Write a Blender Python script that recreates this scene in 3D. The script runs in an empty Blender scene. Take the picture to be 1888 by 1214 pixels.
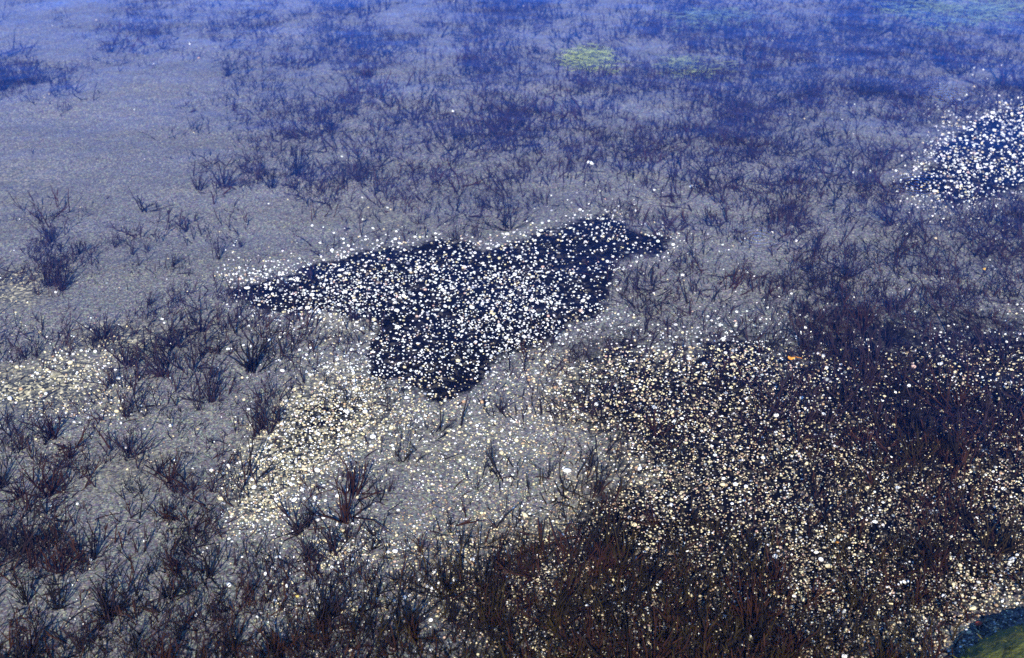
import bpy, math, random
import numpy as np
from mathutils import Vector

random.seed(7)
rng = np.random.default_rng(7)
scene = bpy.context.scene
COL = scene.collection
R = math.radians

# ------------------------------------------------------------------ camera
PW, PH = 1888.0, 1214.0
HFOV = R(42.4)
PITCH = R(29.0)                 # below the horizontal
CAM_Z = 1.92                    # above the water (water surface is z = 0)
BED_Z = -0.20
cam = bpy.data.cameras.new("camera")
cam.sensor_width = 36.0
cam.angle = HFOV
cam.clip_start = 0.05
cam.clip_end = 2000.0
cam.dof.use_dof = True
cam.dof.focus_distance = 3.7
cam.dof.aperture_fstop = 4.2
cam_ob = bpy.data.objects.new("camera", cam)
cam_ob.location = (0, 0, CAM_Z)
cam_ob.rotation_euler = (R(90) - PITCH, 0, 0)
COL.objects.link(cam_ob)
scene.camera = cam_ob

# ------------------------------------------------------------------ sky, sun, exposure
SUN_EL, SUN_ROT = R(33), R(183)         # straight behind the camera
world = bpy.data.worlds.new("World")
scene.world = world
world.use_nodes = True
wn, wl = world.node_tree.nodes, world.node_tree.links
bg = wn["Background"]
sky = wn.new("ShaderNodeTexSky")
sky.sky_type = 'NISHITA'
sky.sun_disc = False
sky.sun_elevation = SUN_EL
sky.sun_rotation = SUN_ROT
sky.altitude = 0
sky.air_density = 1.0
sky.dust_density = 0.0
sky.ozone_density = 10.0
wl.new(sky.outputs["Color"], bg.inputs["Color"])
bg.inputs["Strength"].default_value = 0.15
sun = bpy.data.lights.new("sun", 'SUN')
sun.energy = 4.8
sun.angle = R(0.5)
sun.color = (1.0, 0.91, 0.77)
sun_ob = bpy.data.objects.new("sun", sun)
d = Vector((math.sin(SUN_ROT) * math.cos(SUN_EL), math.cos(SUN_ROT) * math.cos(SUN_EL), math.sin(SUN_EL)))
sun_ob.rotation_euler = d.to_track_quat('Z', 'Y').to_euler()
sun_ob.location = d * 20
COL.objects.link(sun_ob)
vs = scene.view_settings
scene.display_settings.display_device = 'sRGB'
vs.view_transform = 'Standard'
vs.look = 'None'
vs.gamma = 1.0
vs.exposure = 1.65
scene.cycles.use_denoising = False
scene.cycles.max_bounces = 6
scene.cycles.transparent_max_bounces = 12

# ------------------------------------------------------------------ projection helpers
F_PX = PW / 2 / math.tan(HFOV / 2)
cp, sp = math.cos(PITCH), math.sin(PITCH)


def unproject(px, py, z=BED_Z):
    """photograph pixel -> point of the bed"""
    u = (np.asarray(px, float) - PW / 2) / F_PX
    v = (PH / 2 - np.asarray(py, float)) / F_PX
    dy = cp + v * sp
    dz = -sp + v * cp
    t = (z - CAM_Z) / dz
    return u * t, dy * t


def project(x, y, z=BED_Z):
    dz = z - CAM_Z
    depth = y * cp - dz * sp
    depth = np.maximum(depth, 0.05)
    up = y * sp + dz * cp
    return PW / 2 + F_PX * x / depth, PH / 2 - F_PX * up / depth, depth


# ------------------------------------------------------------------ what grows and lies where (32 x 20 squares of bed)
def grid(txt):
    rows = [r.replace(" ", "") for r in txt.strip().splitlines()]
    a = np.array([[int(c) for c in r] for r in rows], float) / 9
    assert a.shape == (20, 32), a.shape
    return a


WEED = grid("""
11134433 44434458 94445555 66797433
10143335 53565346 53476666 68766666
85100016 42572246 54466656 69875567
00000023 34554568 64445577 55566533
00000013 36433466 54665445 55665222
00000053 46556456 63346755 65442223
15112211 01112333 21346545 55555666
15234333 00320011 00234444 55554566
17213321 13100000 00255555 66665555
11013454 32132100 01245556 67898766
54323454 44331100 23333334 57877666
11135564 55111124 32222223 56677666
11135445 62112534 45222235 66789877
56443232 11124433 44333346 66789866
67645542 11233344 45633345 66667655
54214541 26211233 34754456 67667755
65413543 45322345 55666667 77667765
76644554 43344578 77888888 77777776
88766655 56556678 88888988 88777764
98877666 67767788 88899998 88887630
""")
PALE = grid("""
00000000 00000000 00000000 00000000
00000000 00000000 00000000 00100000
00000000 00000000 00000000 00000122
00000000 00000000 00000000 00100577
00000000 00000000 00000000 00001798
00000000 00000000 00000000 00017876
00000000 00110000 03442000 00002531
00000001 01246654 55433321 00000001
10000009 99888677 77531111 00000001
20000002 79865667 76532233 32111223
01231001 13577776 54455667 54443555
34541001 12697853 58888888 65444555
23331000 19998543 58999988 76653444
01001102 99853233 44468887 76533355
00000016 73211333 34477777 77766777
01000005 51112334 44577777 76666677
00000011 11442346 65455666 55555567
00000000 11212354 33333344 55555556
00100000 22223223 33333444 44556554
00000000 11111122 33333333 44566630
""")
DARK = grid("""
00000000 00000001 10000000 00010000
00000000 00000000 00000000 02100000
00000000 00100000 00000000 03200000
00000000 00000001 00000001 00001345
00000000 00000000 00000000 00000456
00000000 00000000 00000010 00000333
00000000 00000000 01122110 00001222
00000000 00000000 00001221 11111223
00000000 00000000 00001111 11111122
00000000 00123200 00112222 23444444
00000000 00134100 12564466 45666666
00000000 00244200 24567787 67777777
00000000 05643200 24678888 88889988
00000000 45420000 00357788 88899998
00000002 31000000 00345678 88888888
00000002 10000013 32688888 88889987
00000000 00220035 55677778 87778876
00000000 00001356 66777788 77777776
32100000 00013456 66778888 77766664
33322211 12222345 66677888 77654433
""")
PATCH_A = [(428, 540), (470, 520), (560, 502), (660, 468), (730, 455), (790, 445), (860, 445), (890, 468), (930, 447),
           (1000, 430), (1060, 410), (1120, 397), (1152, 405), (1172, 430), (1240, 440), (1215, 465), (1150, 480),
           (1130, 490), (1130, 520), (1120, 550), (1080, 590), (1010, 620), (940, 650), (890, 690), (850, 720),
           (810, 745), (780, 720), (740, 700), (690, 690), (680, 650), (700, 600), (650, 585), (560, 575), (470, 566)]
PATCH_B = [(1668, 340), (1700, 315), (1740, 300), (1722, 285), (1750, 255), (1800, 220), (1900, 185), (2300, 120),
           (2300, 330), (1900, 345), (1840, 360), (1760, 375), (1700, 357)]


def bilerp(g, px, py):
    cx = np.clip(np.asarray(px, float) / PW * 32 - 0.5, 0, 30.999)
    cy = np.clip(np.asarray(py, float) / PH * 20 - 0.5, 0, 18.999)
    i, j = cy.astype(int), cx.astype(int)
    a, b = cy - i, cx - j
    return (g[i, j] * (1 - a) * (1 - b) + g[i, j + 1] * (1 - a) * b + g[i + 1, j] * a * (1 - b) + g[i + 1, j + 1] * a * b)


def poly_dist(px, py, poly):
    """signed distance in pixels, positive inside"""
    px, py = np.asarray(px, float), np.asarray(py, float)
    ins = np.zeros(px.shape, bool)
    best = np.full(px.shape, 1e9)
    n = len(poly)
    for k in range(n):
        x0, y0 = poly[k]
        x1, y1 = poly[(k + 1) % n]
        cond = (y0 > py) != (y1 > py)
        with np.errstate(divide='ignore', invalid='ignore'):
            xi = (x1 - x0) * (py - y0) / ((y1 - y0) if y1 != y0 else 1e-9) + x0
        ins ^= cond & (px < xi)
        dx, dy = x1 - x0, y1 - y0
        t = np.clip(((px - x0) * dx + (py - y0) * dy) / (dx * dx + dy * dy), 0, 1)
        best = np.minimum(best, np.hypot(px - x0 - t * dx, py - y0 - t * dy))
    return np.where(ins, best, -best)


_ph = rng.uniform(0, 6.28, (14, 2))
_kd = rng.uniform(0, 6.28, 14)


def wavy(x, y, base):
    """cheap smooth noise, about -1..1"""
    s = 0
    for k in range(14):
        f = base * (1.35 ** (k % 7)) * (1 + 0.07 * k)
        s = s + np.sin(f * (x * math.cos(_kd[k]) + y * math.sin(_kd[k])) + _ph[k, 0]) / (1.2 ** (k % 7))
    return s / 5.0


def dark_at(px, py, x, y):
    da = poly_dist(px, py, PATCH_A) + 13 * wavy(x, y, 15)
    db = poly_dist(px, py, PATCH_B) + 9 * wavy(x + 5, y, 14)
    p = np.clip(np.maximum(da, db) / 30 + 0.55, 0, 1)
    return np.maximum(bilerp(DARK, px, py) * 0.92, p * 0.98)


def bed_height(x, y):
    near = 1 / (1 + (np.hypot(x, y - 4) / 9) ** 2)
    return BED_Z + (0.016 * wavy(x * 1.0, y * 1.0, 2.1) + 0.004 * wavy(x + 3, y - 7, 9.0)) * near


# ------------------------------------------------------------------ mesh helpers
def mesh_from(name, verts, loops, sizes, mat, smooth=False, color=None, attr=None):
    verts = np.asarray(verts, np.float32)
    loops = np.asarray(loops, np.int32).ravel()
    sizes = np.asarray(sizes, np.int32).ravel()
    me = bpy.data.meshes.new(name)
    me.vertices.add(len(verts))
    me.vertices.foreach_set("co", verts.ravel())
    me.loops.add(len(loops))
    me.loops.foreach_set("vertex_index", loops)
    me.polygons.add(len(sizes))
    starts = np.concatenate([[0], np.cumsum(sizes)[:-1]]).astype(np.int32)
    me.polygons.foreach_set("loop_start", starts)
    me.polygons.foreach_set("loop_total", sizes)
    me.polygons.foreach_set("use_smooth", np.full(len(sizes), smooth, bool))
    if color is not None:
        a = me.color_attributes.new("tint", 'FLOAT_COLOR', 'POINT')
        c = np.ones((len(verts), 4), np.float32)
        c[:, :3] = color
        a.data.foreach_set("color", c.ravel())
    for k, v in (attr or {}).items():
        a = me.attributes.new(k, 'FLOAT', 'POINT')
        a.data.foreach_set("value", np.asarray(v, np.float32))
    me.update(calc_edges=True)
    me.materials.append(mat)
    return me


def link(name, me, parent=None, **props):
    o = bpy.data.objects.new(name, me)
    COL.objects.link(o)
    if parent:
        o.parent = parent
    for k, v in props.items():
        o[k] = v
    return o


# ------------------------------------------------------------------ materials
def new_mat(name):
    m = bpy.data.materials.new(name)
    m.use_nodes = True
    nt = m.node_tree
    return m, nt, nt.nodes, nt.links, nt.nodes["Principled BSDF"]


def ramp(nodes, stops, interp='LINEAR'):
    r = nodes.new("ShaderNodeValToRGB")
    r.color_ramp.interpolation = interp
    els = r.color_ramp.elements
    while len(els) < len(stops):
        els.new(0.5)
    for e, (p, c) in zip(els, stops):
        e.position = p
        e.color = (*c, 1)
    return r


def mixc(nodes, links, fac, a, b, mode='MIX'):
    m = nodes.new("ShaderNodeMix")
    m.data_type = 'RGBA'
    m.blend_type = mode
    for sock, v in ((m.inputs[0], fac), (m.inputs[6], a), (m.inputs[7], b)):
        if hasattr(v, "links"):
            links.new(v, sock)
        elif isinstance(v, (int, float)):
            sock.default_value = v
        else:
            sock.default_value = (*v, 1)
    return m.outputs[2]


def math_node(nodes, links, op, a, b=0.0, clamp=False):
    m = nodes.new("ShaderNodeMath")
    m.operation = op
    m.use_clamp = clamp
    for s, v in ((m.inputs[0], a), (m.inputs[1], b)):
        if hasattr(v, "links"):
            links.new(v, s)
        else:
            s.default_value = v
    return m.outputs[0]


def make_bed_mat():
    m, nt, N, L, P = new_mat("bed_sand")
    tc = N.new("ShaderNodeTexCoord").outputs["Object"]

    def noise(scale, detail=2.0, rough=0.5):
        n = N.new("ShaderNodeTexNoise")
        n.inputs["Scale"].default_value = scale
        n.inputs["Detail"].default_value = detail
        n.inputs["Roughness"].default_value = rough
        L.new(tc, n.inputs["Vector"])
        return n

    def voro(scale):
        v = N.new("ShaderNodeTexVoronoi")
        v.inputs["Scale"].default_value = scale
        v.inputs["Randomness"].default_value = 1.0
        L.new(tc, v.inputs["Vector"])
        return v
    big = noise(1.1, 4, 0.6)
    sand = ramp(N, [(0.3, (0.076, 0.0745, 0.074)), (0.7, (0.093, 0.0905, 0.088))])
    L.new(big.outputs["Fac"], sand.inputs[0])
    # grains: every cell its own tone
    g1 = voro(260)
    sep = N.new("ShaderNodeSeparateColor")
    L.new(g1.outputs["Color"], sep.inputs[0])
    tone = ramp(N, [(0.0, (0.30, 0.31, 0.34)), (0.22, (0.72, 0.73, 0.75)), (0.6, (1.0, 1.0, 1.0)), (0.86, (1.38, 1.35, 1.26)), (1.0, (2.4, 2.3, 1.9))])
    L.new(sep.outputs[0], tone.inputs[0])
    g2 = voro(150)
    sep2 = N.new("ShaderNodeSeparateColor")
    L.new(g2.outputs["Color"], sep2.inputs[0])
    tone2 = ramp(N, [(0.0, (0.55, 0.55, 0.60)), (0.3, (0.9, 0.9, 0.92)), (0.8, (1.05, 1.03, 1.0)), (1.0, (1.6, 1.45, 1.2))])
    L.new(sep2.outputs[1], tone2.inputs[0])
    c = mixc(N, L, 1.0, sand.outputs[0], tone.outputs[0], 'MULTIPLY')
    c = mixc(N, L, 0.8, c, tone2.outputs[0], 'MULTIPLY')
    hue = mixc(N, L, 0.86, g2.outputs["Color"], (0.5, 0.5, 0.5))
    hue2 = mixc(N, L, 1.0, hue, (2.0, 2.0, 2.0), 'MULTIPLY')
    c = mixc(N, L, 1.0, c, hue2, 'MULTIPLY')
    # gravelly, yellowish banks
    gr = N.new("ShaderNodeAttribute")
    gr.attribute_name = "gravel"
    g3 = voro(120)
    sep3 = N.new("ShaderNodeSeparateColor")
    L.new(g3.outputs["Color"], sep3.inputs[0])
    tone3 = ramp(N, [(0.0, (0.012, 0.014, 0.016)), (0.4, (0.035, 0.036, 0.034)), (0.62, (0.10, 0.094, 0.070)), (0.85, (0.22, 0.195, 0.115)), (1.0, (0.40, 0.35, 0.23))])
    L.new(sep3.outputs[0], tone3.inputs[0])
    c = mixc(N, L, gr.outputs["Fac"], c, tone3.outputs[0])
    # bare dark stone bed
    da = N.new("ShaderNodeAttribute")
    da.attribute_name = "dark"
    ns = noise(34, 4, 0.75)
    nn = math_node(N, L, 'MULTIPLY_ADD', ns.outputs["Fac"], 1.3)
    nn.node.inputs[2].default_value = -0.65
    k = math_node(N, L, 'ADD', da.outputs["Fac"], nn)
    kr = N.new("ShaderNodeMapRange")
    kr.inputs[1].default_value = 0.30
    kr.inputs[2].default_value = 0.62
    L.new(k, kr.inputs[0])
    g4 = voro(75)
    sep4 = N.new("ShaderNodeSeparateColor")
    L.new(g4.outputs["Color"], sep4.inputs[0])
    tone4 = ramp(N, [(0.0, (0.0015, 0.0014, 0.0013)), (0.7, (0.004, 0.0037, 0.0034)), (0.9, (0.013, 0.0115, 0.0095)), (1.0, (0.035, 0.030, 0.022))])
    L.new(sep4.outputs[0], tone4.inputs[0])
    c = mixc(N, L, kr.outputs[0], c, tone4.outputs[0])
    L.new(c, P.inputs["Base Color"])
    P.inputs["Roughness"].default_value = 0.95
    P.inputs["Specular IOR Level"].default_value = 0.0
    bp = N.new("ShaderNodeBump")
    bp.inputs["Strength"].default_value = 0.3
    bp.inputs["Distance"].default_value = 0.002
    L.new(g1.outputs["Distance"], bp.inputs["Height"])
    L.new(bp.outputs[0], P.inputs["Normal"])
    return m


def make_tint_mat(name, rough=0.9, spec=0.0, grain=0.0):
    m, nt, N, L, P = new_mat(name)
    a = N.new("ShaderNodeAttribute")
    a.attribute_name = "tint"
    c = a.outputs["Color"]
    if grain:
        tc = N.new("ShaderNodeTexCoord").outputs["Object"]
        n = N.new("ShaderNodeTexNoise")
        n.inputs["Scale"].default_value = 160
        n.inputs["Detail"].default_value = 3
        L.new(tc, n.inputs["Vector"])
        r = ramp(N, [(0.3, (1 - grain,) * 3), (0.7, (1.0,) * 3)])
        L.new(n.outputs["Fac"], r.inputs[0])
        c = mixc(N, L, 1.0, c, r.outputs[0], 'MULTIPLY')
    L.new(c, P.inputs["Base Color"])
    P.inputs["Roughness"].default_value = rough
    P.inputs["Specular IOR Level"].default_value = spec
    return m


def make_water_mat():
    m = bpy.data.materials.new("clear_water")
    m.use_nodes = True
    nt = m.node_tree
    N, L = nt.nodes, nt.links
    N.remove(N["Principled BSDF"])
    out = N["Material Output"]
    tc = N.new("ShaderNodeTexCoord").outputs["Object"]
    tr = N.new("ShaderNodeBsdfTransparent")
    tr.inputs[0].default_value = (0.97, 0.985, 1.0, 1)
    gl = N.new("ShaderNodeBsdfGlossy")
    gl.inputs["Color"].default_value = (0.14, 0.38, 1.0, 1)
    gl.inputs["Roughness"].default_value = 0.03
    fr = N.new("ShaderNodeFresnel")
    geo = N.new("ShaderNodeNewGeometry")
    ior = N.new("ShaderNodeMix")                # light does not bend in this sheet: same reflectance from both sides
    ior.inputs[2].default_value = 1.155
    ior.inputs[3].default_value = 1 / 1.155
    L.new(geo.outputs["Backfacing"], ior.inputs[0])
    L.new(ior.outputs[0], fr.inputs["IOR"])
    n = N.new("ShaderNodeTexNoise")
    n.inputs["Scale"].default_value = 2.2
    n.inputs["Detail"].default_value = 3
    L.new(tc, n.inputs["Vector"])
    h = math_node(N, L, 'MULTIPLY', n.outputs["Fac"], 0.012)
    for (cx, cy), k, amp, fall in RINGS:
        vd = N.new("ShaderNodeVectorMath")
        vd.operation = 'DISTANCE'
        L.new(tc, vd.inputs[0])
        vd.inputs[1].default_value = (cx, cy, 0)
        dist = vd.outputs["Value"]
        s = math_node(N, L, 'SINE', math_node(N, L, 'MULTIPLY', dist, k))
        env = math_node(N, L, 'SUBTRACT', 1.0, math_node(N, L, 'DIVIDE', dist, fall), True)
        h = math_node(N, L, 'ADD', h, math_node(N, L, 'MULTIPLY', math_node(N, L, 'MULTIPLY', s, env), amp))
    bp = N.new("ShaderNodeBump")
    bp.inputs["Strength"].default_value = 1.0
    bp.inputs["Distance"].default_value = 1.0
    L.new(h, bp.inputs["Height"])
    L.new(bp.outputs[0], gl.inputs["Normal"])
    L.new(bp.outputs[0], fr.inputs["Normal"])
    mx = N.new("ShaderNodeMixShader")
    L.new(fr.outputs[0], mx.inputs[0])
    L.new(tr.outputs[0], mx.inputs[1])
    L.new(gl.outputs[0], mx.inputs[2])
    L.new(mx.outputs[0], out.inputs["Surface"])
    return m


def water_xy(px, py):
    x, y = unproject(px, py, 0.0)
    return float(x), float(y)


RINGS = [(water_xy(1690, 338), 260.0, 0.0005, 0.16), (water_xy(1398, 438), 260.0, 0.0005, 0.12),
         (water_xy(1745, 175), 220.0, 0.0004, 0.2)]

M_BED = make_bed_mat()
M_WEED = make_tint_mat("weed_stalk", 0.85, 0.0)
M_STONE = make_tint_mat("pale_stone", 0.9, 0.0, 0.35)
M_WATER = make_water_mat()

# ------------------------------------------------------------------ the setting: lake bed and water


def axis(lo, hi, step, far):
    core = np.arange(lo, hi + step / 2, step)
    grow = step * 1.35 ** np.arange(1, 60)
    ext = np.cumsum(grow)
    ext = ext[ext < far]
    return np.concatenate([lo - ext[::-1], core, hi + ext])


xs = axis(-3.6, 3.6, 0.016, 220)
ys = axis(1.2, 8.8, 0.016, 220)
X, Y = np.meshgrid(xs, ys)
Xf, Yf = X.ravel(), Y.ravel()
Yc = np.maximum(Yf, 1.3)
bpx, bpy_, _d = project(Xf, Yc)
bpx = np.clip(bpx, -150, PW + 350)
bpy_ = np.clip(bpy_, -60, PH + 80)
dark = dark_at(bpx, bpy_, Xf, Yf)
GRAVEL = [((1230, 700, 190, 75), 0.25), ((60, 720, 130, 40), 0.95), ((130, 690, 70, 30), 0.85), ((230, 630, 80, 30), 0.8), ((20, 530, 70, 35), 0.8), ((600, 775, 110, 60), 1.0),
          ((530, 840, 80, 50), 1.0), ((470, 910, 50, 40), 0.9), ((640, 710, 70, 50), 0.6), ((700, 390, 90, 30), 0.25),
          ((350, 620, 110, 30), 0.35), ((250, 870, 120, 40), 0.3), ((30, 330, 90, 50), 0.25), ((700, 600, 110, 40), 0.5),
          ((1190, 720, 180, 70), 0.6), ((1290, 900, 190, 90), 0.7), ((1000, 990, 120, 40), 0.5), ((840, 810, 140, 50), 0.25)]
gravel = np.zeros_like(Xf)
for (gx, gy, rx, ry), w in GRAVEL:
    q = np.hypot((bpx - gx) / rx, (bpy_ - gy) / ry) + 0.25 * wavy(Xf, Yf, 11)
    gravel = np.maximum(gravel, w * np.clip(1.6 - q * 1.1, 0, 1))
Z = bed_height(Xf, Yf)
nx, ny = len(xs), len(ys)
ii = np.arange(nx * ny).reshape(ny, nx)
quads = np.stack([ii[:-1, :-1], ii[:-1, 1:], ii[1:, 1:], ii[1:, :-1]], -1).reshape(-1, 4)
me = mesh_from("lake_bed", np.stack([Xf, Yf, Z], 1), quads, np.full(len(quads), 4), M_BED, True,
               attr={"dark": dark, "gravel": gravel})
link("lake_bed", me, kind="structure", label="grey sandy lake bed under clear shallow water")
wx = np.array([[-230, -230, 0], [230, -230, 0], [230, 230, 0], [-230, 230, 0]], float)
me = mesh_from("lake_water", wx, [[0, 1, 2, 3]], [4], M_WATER)
link("lake_water", me, kind="structure", label="clear still shallow water reflecting a blue sky")

# ------------------------------------------------------------------ weed tufts


def tuft_template(seed, n_stem, spread, forks, sides=3, thick=0.0019, stray=0.15, mat=0.07):
    """unit tuft: about 1 high, spread wide; returns verts, quads, t (0 at the foot, 1 at the tip)"""
    g = np.random.default_rng(seed)
    V, Q, T = [], [], []

    def tube(pts, r0, r1, t0, t1):
        base = sum(len(v) for v in V)
        k = len(pts)
        ang0 = g.uniform(0, 6.28)
        ring = []
        for i, p in enumerate(pts):
            f = i / (k - 1)
            r = r0 + (r1 - r0) * f
            dirv = pts[min(i + 1, k - 1)] - pts[max(i - 1, 0)]
            dirv = dirv / (np.linalg.norm(dirv) + 1e-9)
            a = np.cross(dirv, [0.3, 0.1, 0.9] if abs(dirv[2]) < 0.9 else [1, 0, 0])
            a /= np.linalg.norm(a) + 1e-9
            b = np.cross(dirv, a)
            for s in range(sides):
                th = ang0 + 6.2832 * s / sides
                ring.append(p + r * (a * math.cos(th) + b * math.sin(th)))
            T.extend([t0 + (t1 - t0) * f] * sides)
        V.append(np.array(ring))
        for i in range(k - 1):
            if sides == 2:
                o = base + i * 2
                Q.append([o, o + 1, o + 3, o + 2])
            else:
                for s in range(sides):
                    o = base + i * sides
                    s2 = (s + 1) % sides
                    Q.append([o + s, o + s2, o + sides + s2, o + sides + s])

    for s in range(n_stem):
        az = g.uniform(0, 6.2832)
        tilt = abs(g.normal(0, 0.55)) * spread
        if g.random() < stray:
            tilt = g.uniform(0.9, 1.35)
        tilt = min(tilt, 1.42)
        ln = g.uniform(0.5, 1.08) * (1.0 if tilt < 0.8 else 0.85)
        root = np.array([g.normal(0, mat), g.normal(0, mat), -0.03])
        bend = g.normal(0.12, 0.28)
        pts = []
        p = root.copy()
        K = 4
        for i in range(K + 1):
            pts.append(p.copy())
            tl = tilt + bend * (i / K) + g.normal(0, 0.06)
            az += g.normal(0, 0.12)
            p = p + ln / K * np.array([math.sin(tl) * math.cos(az), math.sin(tl) * math.sin(az), max(math.cos(tl), 0.05)])
        th = g.uniform(0.7, 1.5)
        tube(pts, thick / 0.11 * th, thick / 0.11 * th * 0.35, 0, 1)
        for _ in range(g.poisson(forks)):
            i0 = g.integers(1, K)
            q = pts[i0].copy()
            dv = pts[i0 + 1] - pts[i0]
            dv = dv / np.linalg.norm(dv)
            side = g.normal(0, 1, 3)
            side[2] = abs(side[2]) * 0.6
            dv = dv + 0.55 * side / np.linalg.norm(side)
            dv /= np.linalg.norm(dv)
            l2 = ln * g.uniform(0.2, 0.45)
            bp_ = [q, q + dv * l2 * 0.5, q + dv * l2 + np.array([0, 0, 0.06]) * ln]
            tube(bp_, thick / 0.11 * th * 0.7, thick / 0.11 * th * 0.3, i0 / K, 1)
    return np.concatenate(V), np.array(Q), np.array(T)


# kinds: dense bushy, open fan, thin, wide
KINDS = dict(dense=dict(n_stem=16, spread=1.1, forks=1.3), open=dict(n_stem=9, spread=1.2, forks=1.6),
             thin=dict(n_stem=5, spread=0.95, forks=1.2), wide=dict(n_stem=11, spread=1.6, forks=1.6))
HUES = {"purple-brown": (0.0135, 0.0088, 0.0098), "red-brown": (0.0165, 0.0075, 0.0048), "blackish": (0.0068, 0.0056, 0.0048), "olive-brown": (0.0140, 0.0102, 0.0042)}
VARIANTS = 3
TEMPL = {(k, v): tuft_template(100 * i + v, sides=3, **KINDS[k]) for i, k in enumerate(KINDS) for v in range(VARIANTS)}
TEMPL2 = {(k, v): tuft_template(500 + 100 * i + v, sides=2, thick=0.0024, mat=0.42, **KINDS[k]) for i, k in enumerate(KINDS) for v in range(8)}
TUFT_ME = {}


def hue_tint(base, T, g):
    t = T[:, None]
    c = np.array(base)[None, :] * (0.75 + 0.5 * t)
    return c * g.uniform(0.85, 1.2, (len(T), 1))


for (k, v), (vv, qq, tt) in TEMPL.items():
    for h, base in HUES.items():
        TUFT_ME[k, v, h] = (vv, qq, tt, base)
_cache = {}


def tuft_mesh(k, v, h):
    if (k, v, h) not in _cache:
        vv, qq, tt, base = TUFT_ME[k, v, h]
        _cache[k, v, h] = mesh_from("weed_tuft", vv, qq, np.full(len(qq), 4), M_WEED, True,
                                    color=hue_tint(base, tt, np.random.default_rng(v)))
    return _cache[k, v, h]


# (x, y of the foot, height, width, kind) of the clumps that stand out, as the photograph shows them
NAMED = """
367 352 45 55 d|93 447 50 75 d|343 427 25 60 o|244 474 40 50 o|273 467 36 45 o|213 459 36 50 o|318 494 46 60 o|347 512 26 40 t|403 479 60 62 o
443 454 30 42 o|115 539 75 80 d|88 529 70 60 d|70 544 40 40 t|145 474 52 70 t|278 564 36 52 d|323 557 36 30 t|356 600 50 62 o|401 587 42 42 o
333 592 36 42 o|185 579 15 24 t|46 661 50 62 o|68 658 46 40 o|28 670 40 50 t|170 641 30 42 o|120 641 26 40 t|310 673 46 52 o|371 661 46 52 o|406 653 46 52 o
290 688 26 50 o|205 713 40 48 d|253 703 36 46 o|391 743 80 95 d|366 758 60 60 o|233 771 50 54 d|270 768 46 50 o|438 793 62 60 t|468 803 52 54 o|15 788 26 50 d
85 828 62 62 o|40 838 52 50 d|130 848 46 64 d|175 868 50 54 t|293 873 46 58 d|75 861 50 60 o|103 896 40 50 o|115 908 66 40 t|323 908 62 52 o|356 906 50 50 o
393 906 46 50 d|426 878 46 40 t|346 841 40 40 t|393 813 26 36 o|436 851 36 24 t|240 801 26 46 t|560 708 56 62 o|535 721 50 52 t|517 781 56 58 d|602 708 42 40 o
747 848 62 84 o|730 841 46 40 t|632 878 36 50 o|672 886 36 46 o|717 903 40 46 o|923 758 52 54 d|305 955 62 52 d|360 978 66 40 t|383 958 46 34 o|10 1010 62 64 d
50 1015 50 50 o|108 990 56 60 t|128 1023 36 42 o|60 1053 56 66 d|155 1060 50 46 t|220 1063 56 36 t|195 1053 46 46 o|273 1058 50 54 o|343 1020 62 52 d|296 1025 40 34 t
388 1023 40 44 o|358 1055 42 44 o|346 1095 62 76 o|361 1115 36 42 d|411 1095 50 62 o|456 1110 72 70 o|110 1125 92 90 d|50 1118 82 84 d|193 1110 62 64 d|250 1125 50 56 o
567 967 66 80 d|607 995 40 40 t|647 990 40 22 d|672 1005 46 44 o|687 1007 26 28 t|565 1025 62 64 o|832 977 56 54 o|665 1058 32 54 o|647 1110 56 46 o|627 1075 42 48 o
747 1075 56 28 t|517 1122 52 74 o|597 1148 72 84 d|697 1098 40 60 o|897 1085 92 112 d|917 1050 72 60 d|5 165 55 72 d|65 158 32 46 d|115 162 26 46 o|200 95 26 64 d
300 90 26 40 d|420 145 36 54 d|430 205 26 48 o|420 240 24 46 t|440 260 20 38 o|545 325 72 84 d|500 345 42 54 d|660 335 38 60 d|680 142 40 70 d|690 355 30 46 o
772 409 36 54 o|747 425 26 44 t|782 401 34 40 o|842 439 46 60 o|875 436 32 46 o|445 312 26 36 o|480 205 30 50 o|560 210 36 50 o|610 240 40 60 d|655 590 44 44 d
1100 905 66 64 d|1090 860 44 44 d|1330 375 60 60 o|1500 470 60 64 o|1560 515 60 56 o|1700 470 50 40 t|1620 560 70 60 o|1590 610 80 90 d|1490 500 56 60 o|1010 340 40 44 t
1275 530 50 46 t|1350 520 52 40 t|1010 880 50 56 o|830 960 40 40 o|880 900 42 48 o|900 840 40 40 t|960 1060 70 74 d|1040 1110 70 80 d|1130 1150 70 80 d|760 1170 60 60 d
830 1150 62 60 d|680 1180 60 66 o|420 1190 66 70 o|330 1180 62 60 d|250 1200 62 66 d|150 1200 72 80 d|60 1205 82 84 d|500 1205 60 66 o|600 1205 60 66 d|940 1190 66 70 d
"""
LET = {"d": "dense", "o": "open", "t": "thin", "w": "wide"}
named = []
for chunk in NAMED.replace("\n", "|").split("|"):
    if chunk.strip():
        a = chunk.split()
        named.append((float(a[0]), float(a[1]), float(a[2]), float(a[3]), LET[a[4]]))

tufts = []      # px, py, x, y, height m, width m, kind, hue, named?


def hue_for(px, py):
    u = random.random()
    if py > 820 and px > 700:
        return "blackish" if u < .42 else "red-brown" if u < .74 else "olive-brown"
    if py > 800:
        return "blackish" if u < .4 else "red-brown" if u < .75 else "purple-brown"
    return "purple-brown" if u < .6 else "blackish" if u < .85 else "red-brown"


for px, py, h, w, k in named:
    x, y = unproject(px, py)
    _, _, dep = project(x, y)
    s = float(dep) / F_PX
    tufts.append((px, py, float(x), float(y), h * 1.12 * s, w * 0.62 * s, k, hue_for(px, py), True))
# the rest, scattered by how thickly the weed grows


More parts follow.
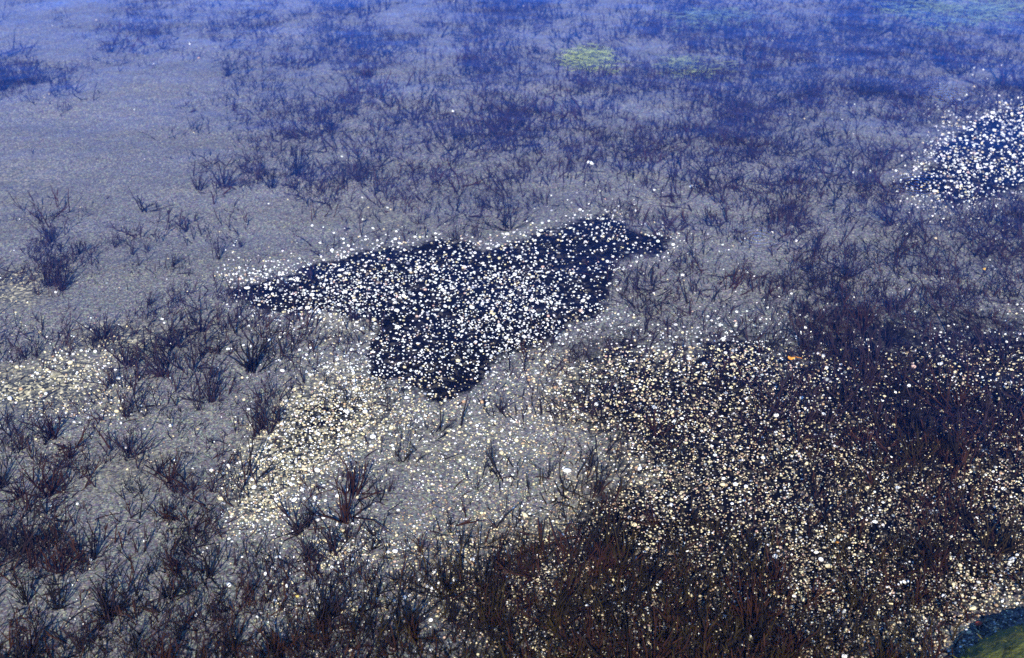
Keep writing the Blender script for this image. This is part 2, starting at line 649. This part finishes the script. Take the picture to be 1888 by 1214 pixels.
def scatter(n_of, seed):
    """candidate points: n_of(px, py) per square of bed -> arrays of px, py"""
    g = np.random.default_rng(seed)
    PX, PY = [], []
    for r in range(-1, 21):
        for c in range(-2, 35):
            x0, y0 = c * PW / 32, r * PH / 20
            n = g.poisson(n_of(x0 + 29, y0 + 30))
            PX.append(x0 + g.random(n) * PW / 32)
            PY.append(y0 + g.random(n) * PH / 20)
    return np.concatenate(PX), np.concatenate(PY)


def off_boulder(px, py):
    return ~((px > 1745) & (py > 1142 + (1888 - px) * 0.6))


def tuft_rate(px, py):
    x, y = unproject(px, py)
    hp = 0.085 * F_PX / float(project(x, y)[2])
    return 40.0 * (48 / hp) ** 1.7


PXc, PYc = scatter(tuft_rate, 21)
Xc, Yc_ = unproject(PXc, PYc)
dens = bilerp(WEED, PXc, PYc)
clump = np.clip(0.5 + 0.8 * wavy(Xc, Yc_ + 11, 4.2), 0, 1)
keep = rng.random(len(PXc)) < 0.66 * dens ** 1.6 * (0.30 + 1.4 * clump) * np.interp(PYc, [250, 450, 700, 900, 1050, 1214], [1.12, 0.95, 0.66, 0.52, 0.72, 0.85])
inA = np.maximum(poly_dist(PXc, PYc, PATCH_A), poly_dist(PXc, PYc, PATCH_B))
keep &= ~((inA > -4) & (rng.random(len(PXc)) < 0.93)) & off_boulder(PXc, PYc)
for px, py, x, y, dn in zip(PXc[keep], PYc[keep], Xc[keep], Yc_[keep], dens[keep]):
    u = random.random()
    k = "dense" if u < 0.05 + 0.10 * dn else "open" if u < 0.5 else "thin" if u < 0.75 else "wide"
    h = random.lognormvariate(math.log(0.058), 0.32)
    tufts.append((px, py, x, y, h, h * random.uniform(0.9, 1.5), k, hue_for(px, py), False))

# the 300 that show largest stand alone, the rest are one mass
infr = [t for t in tufts if -10 < t[0] < PW + 10 and 10 < t[1] < PH + 40]


def shown(t):
    _, _, dep = project(t[2], t[3])
    crowd = float(bilerp(WEED, t[0], t[1]))
    return t[4] / float(dep) * (t[4] + t[5]) / float(dep) * (1.35 if t[6] == "dense" else 1.0) * (1.25 - 0.6 * crowd)


rest_sorted = sorted([t for t in infr if not t[8]], key=shown, reverse=True)
named_t = [t for t in tufts if t[8]]
solo = named_t + rest_sorted[:300 - len(named_t)]
solo_ids = {id(t) for t in solo}
mass = [t for t in tufts if id(t) not in solo_ids]

LANDMARKS = [("mossy boulder", 1850, 1190), ("orange leaf pair", 1457, 714), ("yellow-green algae clump", 1085, 118),
             ("pointed tip of dark patch", 430, 545), ("notch atop dark patch", 890, 465),
             ("low tongue of dark patch", 810, 745), ("thin horn of dark patch", 1150, 410),
             ("cream gravel fan", 600, 790), ("yellowish gravel bank", 110, 720), ("bare sand flat", 190, 260),
             ("white pebble cluster in weed", 805, 1080), ("twin white pebbles on sand", 721, 1014),
             ("row of white stones", 1669, 1068), ("red pebble", 1805, 1145), ("far pebble patch tip", 1680, 340),
             ("small amber leaf", 1804, 546), ("long white shell on sand", 1088, 307), ("bare sand tongue", 180, 950),
             ("two pebbles on grey sand", 400, 868), ("faint green algae haze", 1275, 128)]


def ordn(k):
    w = ["nearest", "second nearest", "third nearest", "fourth nearest", "fifth nearest", "sixth nearest", "seventh nearest", "eighth nearest", "ninth nearest", "tenth nearest",
         "eleventh nearest", "twelfth nearest", "thirteenth nearest", "fourteenth nearest", "fifteenth nearest", "sixteenth nearest", "seventeenth nearest", "eighteenth nearest", "nineteenth nearest", "twentieth nearest"]
    return w[k] if k < len(w) else "%dth nearest" % (k + 1)


def single_out(items):
    """items: (x_px, y_px, look) -> labels, each unique"""
    buckets = {}
    for i, (px, py, look) in enumerate(items):
        ds = [(math.hypot(px - lx, (py - ly) * 1.6), nm) for nm, lx, ly in LANDMARKS]
        dmin, nm = min(ds)
        buckets.setdefault((nm, look), []).append((dmin, i))
    out = [None] * len(items)
    for (nm, look), lst in buckets.items():
        for k, (_, i) in enumerate(sorted(lst)):
            out[i] = "%s, %s to the %s" % (look, ordn(k), nm)
    return out


def tuft_look(t):
    hgt = "tall" if t[4] > 0.125 else "low" if t[4] < 0.085 else "knee-high" if False else "medium"
    kd = {"dense": "bushy", "open": "open", "thin": "wispy", "wide": "sprawling"}[t[6]]
    return "%s %s %s weed tuft" % (hgt, kd, t[7])


labels = single_out([(t[0], t[1], tuft_look(t)) for t in solo])
for i, (t, lab) in enumerate(zip(solo, labels)):
    px, py, x, y, h, w, k, hue, nm = t
    o = link("weed_tuft", tuft_mesh(k, i % VARIANTS, hue), label=lab, category="water plant", group="dark weed tufts rooted in the sandy bed")
    o.location = (x, y, float(bed_height(np.array(x), np.array(y))) - 0.002)
    h = min(h, 0.175)
    o.scale = (max(w, 0.55 * h), max(w, 0.55 * h), h)
    o.rotation_euler = (random.gauss(0, 0.10), random.gauss(0, 0.10), random.uniform(0, 6.28))


def merge(items, mat, name, smooth=True):
    V, Q, C, off = [], [], [], 0
    for v, q, c in items:
        V.append(v)
        Q.append(q + off)
        C.append(c)
        off += len(v)
    V, Q, C = np.concatenate(V), np.concatenate(Q), np.concatenate(C)
    return mesh_from(name, V, Q, np.full(len(Q), Q.shape[1]), mat, smooth, color=C)


items = []
for i, t in enumerate(mass):
    px, py, x, y, h, w, k, hue, nm = t
    vv, qq, tt = TEMPL2[k, i % 8]
    h = min(h, 0.17)
    w = max(w, 0.55 * h)
    a = random.uniform(0, 6.28)
    ca, sa = math.cos(a), math.sin(a)
    lean = rng.normal(0, 0.16, 2)
    v = np.stack([(vv[:, 0] * ca - vv[:, 1] * sa) * w + vv[:, 2] * h * lean[0], (vv[:, 0] * sa + vv[:, 1] * ca) * w + vv[:, 2] * h * lean[1], vv[:, 2] * h], 1)
    v += np.array([x, y, float(bed_height(np.array(x), np.array(y))) - 0.002])
    items.append((v, qq, hue_tint(HUES[hue], tt, rng)))
# loose stalks lying on the sand
for _ in range(900):
    px, py = random.uniform(-60, PW + 60), random.uniform(10, PH + 20)
    if float(poly_dist(np.array(px), np.array(py), PATCH_A)) > -6:
        continue
    dens = float(bilerp(WEED, px, py))
    if random.random() > 0.12 + dens:
        continue
    x, y = map(float, unproject(px, py))
    ln = random.uniform(0.02, 0.07)
    a = random.uniform(0, 6.28)
    dx, dy = math.cos(a), math.sin(a)
    t = np.linspace(0, 1, 4)
    cx, cy = x + dx * t * ln - dy * 0.1 * ln * np.sin(3 * t), y + dy * t * ln + dx * 0.1 * ln * np.sin(3 * t)
    cz = bed_height(cx, cy) + 0.002 + 0.25 * ln * t * random.random()
    wd = random.uniform(0.0009, 0.0018) * np.array([1, 1.1, 0.9, 0.3])
    v = np.concatenate([np.stack([cx - dy * wd, cy + dx * wd, cz + 0.001], 1), np.stack([cx + dy * wd, cy - dx * wd, cz], 1)])
    q = np.array([[k, k + 1, k + 5, k + 4] for k in range(3)])
    items.append((v, q, hue_tint(HUES[hue_for(px, py)], np.tile(t, 2), rng)))
print("tufts", len(tufts), "mass", len(mass))
link("water_weed", merge(items, M_WEED, "water_weed"), kind="stuff", label="dense mass of dark branching water weed over the lake bed", category="water weed")

# ------------------------------------------------------------------ pale pebbles


def ico(sub):
    import bmesh
    bm = bmesh.new()
    bmesh.ops.create_icosphere(bm, subdivisions=sub, radius=1.0)
    bm.verts.ensure_lookup_table()
    v = np.array([x.co[:] for x in bm.verts])
    f = np.array([[q.index for q in p.verts] for p in bm.faces])
    bm.free()
    return v, f


ICO1, ICO2 = ico(1), ico(2)


def stone_shape(g, base, lump=0.16):
    v = base.copy()
    for _ in range(5):
        dv = g.normal(0, 1, 3)
        dv /= np.linalg.norm(dv)
        v = v * (1 + lump * g.uniform(-1, 1) * np.clip(v @ dv, 0, 1)[:, None])
    for _ in range(3):                      # broken facets
        dv = g.normal(0, 1, 3)
        dv /= np.linalg.norm(dv)
        dd = v @ dv
        lim = g.uniform(0.62, 0.9)
        v = v - np.where(dd > lim, dd - lim, 0)[:, None] * dv * 0.8
    return v


STONES1 = [stone_shape(np.random.default_rng(s), ICO1[0]) for s in range(24)]
STONES2 = [stone_shape(np.random.default_rng(50 + s), ICO2[0]) for s in range(8)]
STONE_COL = {"white": (0.58, 0.58, 0.56), "cream": (0.46, 0.395, 0.245), "tan": (0.27, 0.185, 0.11), "grey": (0.19, 0.20, 0.215), "pinkish": (0.33, 0.23, 0.19), "dull": (0.125, 0.104, 0.078)}


def stone_colour(px, py, u):
    if py > 640 and px > 950 or py > 900 and px > 700:          # the shore side: warmer, duller
        k = min(1, (py - 600) / 300)
        tbl = [("white", .30 - .20 * k), ("cream", .42 - .12 * k), ("dull", .12 + .30 * k), ("tan", .07 + .04 * k), ("pinkish", .05), ("grey", .06)]
    elif py > 690 or px < 400:
        tbl = [("white", .34), ("cream", .42), ("dull", .08), ("tan", .06), ("pinkish", .03), ("grey", .07)]
    else:
        tbl = [("white", .66), ("cream", .11), ("grey", .14), ("pinkish", .03), ("dull", .06)]
    s = 0
    tot = sum(w for _, w in tbl)
    for nm, w in tbl:
        s += w / tot
        if u < s:
            return nm
    return "white"


# (x, y, width in pixels, colour) of pebbles that stand out
PEBBLES = """
299 588 8 w|104 542 7 w|458 598 10 w|303 596 5 w|590 447 8 w|612 462 9 w|575 413 6 w|729 439 9 w|737 447 7 w|765 433 7 w|495 372 5 w|696 441 6 w|674 439 6 w|804 439 6 w
1088 307 13 w|1277 349 14 w|1258 511 8 w|1358 576 7 w|1367 583 6 w|993 432 9 w|1241 454 8 w|1305 583 6 w|1169 581 6 w|1572 319 7 w|1444 377 7 w|1459 541 6 w|1464 534 6 g|1575 547 6 w
61 697 7 w|86 731 8 w|177 653 8 w|315 786 9 w|322 846 8 w|389 865 9 w|411 871 8 w|468 898 11 w|449 638 7 w|462 640 8 w|458 757 7 w|450 739 7 c|235 867 7 c
517 622 7 w|553 647 8 w|622 664 8 w|516 666 6 w|507 843 11 w|547 830 9 c|561 863 13 c|540 881 9 w|553 888 9 c|497 823 8 w|496 808 8 w|538 793 9 w|749 730 10 w|674 759 11 w
825 826 9 c|777 848 8 c|722 865 8 w|712 874 8 c|640 902 10 w|885 872 8 c|572 693 8 w|500 900 10 c|685 823 10 w|1047 833 8 w|1046 868 16 w|1030 726 8 w|1009 666 9 w
1431 768 12 w|1499 838 8 c|1604 801 9 g|428 947 9 c|414 969 7 c|362 1133 9 w|376 1143 8 w|143 931 6 w|167 1034 8 w|422 990 7 g|660 914 8 c|622 912 10 w|477 940 8 c|504 934 9 c
715 1015 11 w|728 1013 12 w|712 1001 11 c|637 1018 9 t|613 1046 9 w|682 1064 14 c|491 1058 10 w|529 1080 10 w|774 1068 11 w|797 1085 12 w|809 1074 9 w|816 1080 8 w|787 1080 10 w
830 1076 9 w|839 1070 10 w|871 1031 10 w|874 1040 8 c|746 1101 10 w|715 1103 8 w|727 1108 8 w|912 1121 10 w|581 1120 10 w|658 1136 13 c|794 1143 10 w|517 1163 11 c|588 1170 12 w
548 1099 9 y|506 1108 11 w|653 1079 9 c|795 1201 10 w|656 1209 10 g|1127 1084 9 w|955 1146 11 c|1037 985 11 w|1124 981 9 c|1400 1175 14 g|1276 1098 10 c|1154 1089 9 w|1177 1153 8 c
1226 1160 9 w|1247 1203 10 c|1183 1053 8 g|1867 1030 20 w|1877 1020 9 w|1862 1036 9 w|1661 1068 8 w|1668 1067 9 w|1675 1066 8 w|1681 1068 7 w|1658 1072 6 w|1795 1116 13 c|1554 1125 12 g|1805 1145 14 r
1723 921 10 w|1613 1009 8 w|1479 1197 10 w|1703 1131 9 c|1614 1136 9 c|1544 999 8 o|1560 1160 9 c|1712 1165 10 y|1775 1090 10 c|1850 900 9 w|1770 870 10 c|1836 1007 10 c
1592 1180 8 t|1650 1145 10 c|1690 1170 8 c|1740 1180 10 c|1730 1040 8 c|1850 960 10 c|1820 980 9 c|1755 985 8 w|1700 900 8 c|1640 930 8 c
"""
CC = {"w": "white", "c": "cream", "g": "grey", "t": "tan", "r": "red", "o": "orange", "y": "yellow"}
STONE_COL.update({"red": (0.36, 0.07, 0.035), "orange": (0.46, 0.20, 0.045), "yellow": (0.44, 0.35, 0.10)})
pebs = []       # px, py, x, y, size (m, half width), colour, flat, aspect, named
for chunk in PEBBLES.replace("\n", "|").split("|"):
    if chunk.strip():
        a = chunk.split()
        px, py, w = map(float, a[:3])
        x, y = map(float, unproject(px, py))
        _, _, dep = project(x, y)
        pebs.append((px, py, x, y, 0.42 * w * float(dep) / F_PX, CC[a[3]], 0.62, 1.0 if w < 12 else 1.5, True))
PXc, PYc = scatter(lambda px, py: 215, 33)
Xc, Yc_ = unproject(PXc, PYc)
depc = project(Xc, Yc_)[2]
pp = bilerp(PALE, PXc, PYc)
ina = np.maximum(poly_dist(PXc, PYc, PATCH_A), poly_dist(PXc, PYc, PATCH_B))
pp = np.where(ina > -4, np.maximum(pp, 0.27), np.where(ina > -20, pp * 0.95, np.where((PYc < 640) & (PXc > 450), pp * 0.55, pp)))
pp = np.where(pp < 0.2, pp * 0.45, pp)
pp *= 0.55 + 0.9 * np.clip(0.5 + 0.8 * wavy(Xc + 2, Yc_, 6.5), 0, 1)
keep = (rng.random(len(PXc)) < pp * np.interp(PYc, [500, 700, 950, 1150], [0.92, 1.0, 1.6, 2.7]) + 0.0012 + 0.001 * (PYc > 420)) & off_boulder(PXc, PYc)
for px, py, x, y, dep in zip(PXc[keep], PYc[keep], Xc[keep], Yc_[keep], depc[keep]):
    col = stone_colour(px, py, random.random())
    base = random.lognormvariate(math.log(1.52), 0.38)              # half width in photo pixels
    sz = min(max(base * dep / F_PX, 0.0018), 0.0080)
    pebs.append((px, py, x, y, sz, col, random.uniform(0.5, 0.85), random.uniform(1.0, 1.6), False))
infp = [p for p in pebs if 0 < p[0] < PW and 0 < p[1] < PH]
npb = [p for p in pebs if p[8]]
bright = {"white": 1.0, "cream": .9, "pinkish": .75, "tan": .7, "grey": .7, "dull": .4}
rest = sorted([p for p in infp if not p[8]], key=lambda p: p[4] / float(project(p[2], p[3])[2]) * bright.get(p[5], 1), reverse=True)
solo_p = npb + rest[:300 - len(npb)]
ids = {id(p) for p in solo_p}
mass_p = [p for p in pebs if id(p) not in ids]
print("pebbles", len(pebs), len(npb))
st_cache = {}


def stone_mesh(k, col):
    if (k, col) not in st_cache:
        g = np.random.default_rng(k)
        v = STONES2[k]
        c = np.array(STONE_COL[col])[None, :] * np.ones((len(v), 1))
        st_cache[k, col] = mesh_from("pebble", v, ICO2[1], np.full(len(ICO2[1]), 3), M_STONE, True, color=c)
    return st_cache[k, col]


def stone_look(p):
    sz = "large" if p[4] > 0.0105 else "small" if p[4] < 0.0075 else "middling"
    sh = "long" if p[7] > 1.32 else "rounded"
    on = "" if float(dark_at(np.array(p[0]), np.array(p[1]), np.array(p[2]), np.array(p[3]))) > 0.45 else " on sand"
    return "%s %s %s pebble%s" % (sz, sh, p[5], on)


SPECIAL = {(1805, 1145): "flat red pebble on the stones before the mossy boulder", (1867, 1030): "largest bright white stone, near the mossy boulder's upper side",
           (1088, 307): "long white shell lying on bare sand among weed", (1277, 349): "long pale stick-like stone behind the thin upper horn of dark pebbles"}
labels = single_out([(p[0], p[1], stone_look(p)) for p in solo_p])
for i, (p, lab) in enumerate(zip(solo_p, labels)):
    px, py, x, y, sz, col, fl, asp, nm = p
    lab = SPECIAL.get((int(px), int(py)), lab)
    o = link("pebble", stone_mesh(i % 8, col), label=lab, category="pebble", group="pale pebbles scattered on the lake bed")
    o.location = (x, y, float(bed_height(np.array(x), np.array(y))) + sz * fl * 0.55)
    o.scale = (sz * asp ** 0.5, sz / asp ** 0.5, sz * fl)
    o.rotation_euler = (random.gauss(0, 0.15), random.gauss(0, 0.15), random.choice([0, math.pi]) + random.gauss(0, 0.5))
items = []
for i, p in enumerate(mass_p):
    px, py, x, y, sz, col, fl, asp, nm = p
    v = STONES1[i % 24]
    a = random.gauss(0, 0.6)
    ca, sa = math.cos(a), math.sin(a)
    vx, vy = v[:, 0] * sz * asp ** 0.5, v[:, 1] * sz / asp ** 0.5
    w = np.stack([vx * ca - vy * sa + x, vx * sa + vy * ca + y, v[:, 2] * sz * fl + float(bed_height(np.array(x), np.array(y))) + sz * fl * 0.5], 1)
    c = np.array(STONE_COL[col]) * random.uniform(0.7, 1.15) * rng.uniform(0.95, 1.05, 3)
    items.append((w, ICO1[1], np.tile(np.minimum(c, 0.85), (len(v), 1))))
link("pale_gravel", merge(items, M_STONE, "pale_gravel"), kind="stuff", label="scatter of small white and cream pebbles over dark bed", category="pale pebbles")

# ------------------------------------------------------------------ mossy boulder


def make_moss_mat():
    m, nt, N, L, P = new_mat("moss")
    tc = N.new("ShaderNodeTexCoord").outputs["Object"]
    n1 = N.new("ShaderNodeTexNoise")
    n1.inputs["Scale"].default_value = 9
    n1.inputs["Detail"].default_value = 6
    n1.inputs["Roughness"].default_value = 0.65
    n1.inputs["Distortion"].default_value = 1.2
    L.new(tc, n1.inputs["Vector"])
    r = ramp(N, [(0.28, (0.015, 0.016, 0.004)), (0.45, (0.036, 0.040, 0.006)), (0.6, (0.055, 0.060, 0.009)), (0.75, (0.10, 0.10, 0.03))])
    L.new(n1.outputs["Fac"], r.inputs[0])
    n2 = N.new("ShaderNodeTexNoise")
    n2.inputs["Scale"].default_value = 75
    n2.inputs["Detail"].default_value = 4
    L.new(tc, n2.inputs["Vector"])
    r2 = ramp(N, [(0.3, (0.55, 0.52, 0.5)), (0.7, (1.25, 1.25, 1.2))])
    L.new(n2.outputs["Fac"], r2.inputs[0])
    L.new(mixc(N, L, 1.0, r.outputs[0], r2.outputs[0], 'MULTIPLY'), P.inputs["Base Color"])
    P.inputs["Roughness"].default_value = 0.8
    P.inputs["Specular IOR Level"].default_value = 0.2
    bp = N.new("ShaderNodeBump")
    bp.inputs["Strength"].default_value = 0.8
    bp.inputs["Distance"].default_value = 0.01
    L.new(n2.outputs["Fac"], bp.inputs["Height"])
    L.new(bp.outputs[0], P.inputs["Normal"])
    return m


v, f = ico(6)
g = np.random.default_rng(4)
for _ in range(40):
    dv = g.normal(0, 1, 3)
    dv /= np.linalg.norm(dv)
    v = v * (1 + g.uniform(-0.055, 0.06) * np.clip(v @ dv - 0.35, 0, 1)[:, None])
v = v * (1 + 0.012 * np.sin(v[:, :1] * 23 + 2 * v[:, 1:2]) * np.sin(v[:, 1:2] * 19) + 0.008 * np.sin(v[:, 2:3] * 41 + v[:, :1] * 33))
bx, by = unproject(2024, 1322)
me = mesh_from("mossy_boulder", v * np.array([0.34, 0.27, 0.235]), f, np.full(len(f), 3), make_moss_mat(), True)
boulder = link("mossy_boulder", me, label="olive green mossy boulder at the near corner of the shallows", category="boulder")
boulder.location = (float(bx), float(by), BED_Z - 0.07)
boulder.rotation_euler = (0.05, 0.1, 0.5)

# short threads of moss over its upper side, a part of the boulder
g = np.random.default_rng(9)
nf = 5200
sel = g.integers(0, len(v), nf)
vn = v / np.linalg.norm(v, axis=1)[:, None]
sel = sel[vn[sel, 2] > -0.1]
p0 = v[sel] * np.array([0.34, 0.27, 0.235]) + g.normal(0, 0.003, (len(sel), 3))
nrm = vn[sel] / np.array([0.34, 0.27, 0.235])
nrm /= np.linalg.norm(nrm, axis=1)[:, None]
drift = g.normal(0, 0.5, (len(sel), 3)) + np.array([-0.5, -0.4, -0.5])
ln = g.uniform(0.006, 0.019, (len(sel), 1))
p1 = p0 + ln * (0.6 * nrm + 0.5 * drift)
p2 = p1 + ln * (0.15 * nrm + 0.9 * drift)
sd = np.cross(nrm, drift)
sd /= np.linalg.norm(sd, axis=1)[:, None] + 1e-9
wd = g.uniform(0.0006, 0.0013, (len(sel), 1))
mv = np.stack([p0 - sd * wd, p0 + sd * wd, p1 - sd * wd, p1 + sd * wd, p2 - sd * wd * 0.3, p2 + sd * wd * 0.3], 1).reshape(-1, 3)
k6 = np.arange(len(sel))[:, None] * 6
mq = np.concatenate([k6 + np.array([0, 1, 3, 2]), k6 + np.array([2, 3, 5, 4])])
mc = np.repeat(np.array([0.055, 0.060, 0.010]) * g.uniform(0.45, 1.9, (len(sel), 1)) * g.uniform(0.9, 1.1, (len(sel), 3)), 6, 0)
link("moss", mesh_from("moss", mv, mq, np.full(len(mq), 4), M_WEED, True, color=mc), parent=boulder)

# ------------------------------------------------------------------ leaves


def make_leaf(px, py, wid, col, lab, lobes, rz):
    x, y = map(float, unproject(px, py))
    _, _, dep = project(x, y)
    s = wid * float(dep) / F_PX
    n = 28
    th = np.linspace(0, 2 * math.pi, n, endpoint=False)
    rad = 0.5 * (0.78 + 0.16 * np.cos(lobes * th) + 0.05 * np.sin(7 * th))
    V, C = [np.array([[0, 0, 0.06]])], []
    for k in (0.5, 1.0):
        V.append(np.stack([rad * k * np.cos(th), rad * k * 0.62 * np.sin(th), 0.05 * np.cos(3 * th) * k + 0.08 * k * k * np.abs(np.cos(th))], 1))
    V = np.concatenate(V)
    top = len(V)
    V = np.concatenate([V, V - np.array([0, 0, 0.03])])
    loops, sizes = [], []
    for o, flip in ((0, False), (top, True)):
        for i in range(n):
            j = (i + 1) % n
            t3 = [o, o + 1 + i, o + 1 + j]
            q4 = [o + 1 + i, o + 1 + n + i, o + 1 + n + j, o + 1 + j]
            for fc in (t3, q4):
                loops += fc[::-1] if flip else fc
                sizes.append(len(fc))
    for i in range(n):
        j = (i + 1) % n
        a, b = 1 + n + i, 1 + n + j
        loops += [a, a + top, b + top, b]
        sizes.append(4)
    g = np.random.default_rng(int(px))
    C = np.array(col)[None, :] * (1 - 0.25 * g.random((len(V), 1)))
    me = mesh_from("fallen_leaf", V * s, loops, sizes, M_STONE, True, color=C)
    o = link("fallen_leaf", me, label=lab, category="leaf")
    o.location = (x, y, float(bed_height(np.array(x), np.array(y))) + 0.11)
    o.rotation_euler = (R(20), R(6), rz)
    # the stalk
    sv = np.stack([np.array([a for a in (0.45, 0.7, 0.9) for _ in range(3)]) * s,
                   np.array([0.02 * math.cos(q) for _ in range(3) for q in (0, 2.1, 4.2)]) * s,
                   np.array([0.1 + 0.02 * math.sin(q) for _ in range(3) for q in (0, 2.1, 4.2)]) * s], 1)
    sq = [[k * 3 + a, k * 3 + (a + 1) % 3, k * 3 + 3 + (a + 1) % 3, k * 3 + 3 + a] for k in range(2) for a in range(3)]
    link("stalk", mesh_from("stalk", sv, sq, np.full(6, 4), M_STONE, True, color=np.tile(np.array(col) * 0.5, (9, 1))), parent=o)
    return o


make_leaf(1451, 722, 17, (0.48, 0.20, 0.03), "orange leaf caught in dark weed, the larger of a touching pair", 3, 0.3)
make_leaf(1466, 721, 13, (0.44, 0.16, 0.027), "orange leaf caught in dark weed, the smaller of a touching pair", 2, 2.4)
make_leaf(1804, 552, 12, (0.52, 0.30, 0.05), "small amber leaf caught alone in weed, smaller than the orange pair", 3, 1.0)

# ------------------------------------------------------------------ thread algae


def algae(px, py, wid, hgt, n, col, name, lab):
    V, Q, C, off = [], [], [], 0
    g = np.random.default_rng(int(px * 3 + py))
    for _ in range(n):
        a, b = g.normal(0, 0.28), g.normal(0, 0.30)
        x, y = map(float, unproject(px + a * wid, py + b * hgt))
        z = float(bed_height(np.array(x), np.array(y))) + abs(g.normal(0.02, 0.03)) * max(0.2, 1 - 2 * abs(b))
        K = 7
        az = g.uniform(0, 6.28)
        p = np.array([x, y, z])
        pts = []
        for i in range(K):
            pts.append(p.copy())
            az += g.normal(0, 0.7)
            p = p + 0.022 * np.array([math.cos(az), math.sin(az) * 1.3, g.normal(0.0, 0.25)])
        pts = np.array(pts)
        d_ = np.diff(pts, axis=0, append=pts[-1:] + (pts[-1:] - pts[-2:-1]))
        nrm = np.stack([-d_[:, 1], d_[:, 0], 0.3 * d_[:, 0]], 1)
        nrm /= np.linalg.norm(nrm, axis=1)[:, None] + 1e-9
        wd = 0.0011 * g.uniform(0.6, 1.4)
        ring = np.stack([pts + nrm * wd, pts - nrm * wd, pts + np.array([0, 0, wd * 1.4])], 1).reshape(-1, 3)
        V.append(ring)
        for i in range(K - 1):
            for s in range(3):
                o = off + i * 3
                Q.append([o + s, o + (s + 1) % 3, o + 3 + (s + 1) % 3, o + 3 + s])
        C.append(np.tile(np.array(col) * g.uniform(0.6, 1.25), (len(ring), 1)))
        off += len(ring)
    me = mesh_from(name, np.concatenate(V), np.array(Q), np.full(len(Q), 4), M_WEED, True, color=np.concatenate(C))
    return link(name, me, label=lab, category="algae")


algae(1085, 118, 62, 22, 260, (0.17, 0.20, 0.05), "algae_clump", "bright yellow-green cloud of thread algae over the far weed")
algae(1272, 128, 100, 26, 200, (0.12, 0.14, 0.055), "algae_clump", "faint olive cloud of thread algae beside the brighter algae clump")
algae(1770, 25, 260, 50, 520, (0.11, 0.15, 0.075), "algae_clump", "broad dull green film of thread algae, farthest from the boulder's end")
algae(1310, 40, 160, 30, 200, (0.09, 0.12, 0.07), "algae_clump", "thin grey-green film of thread algae beyond the olive cloud")
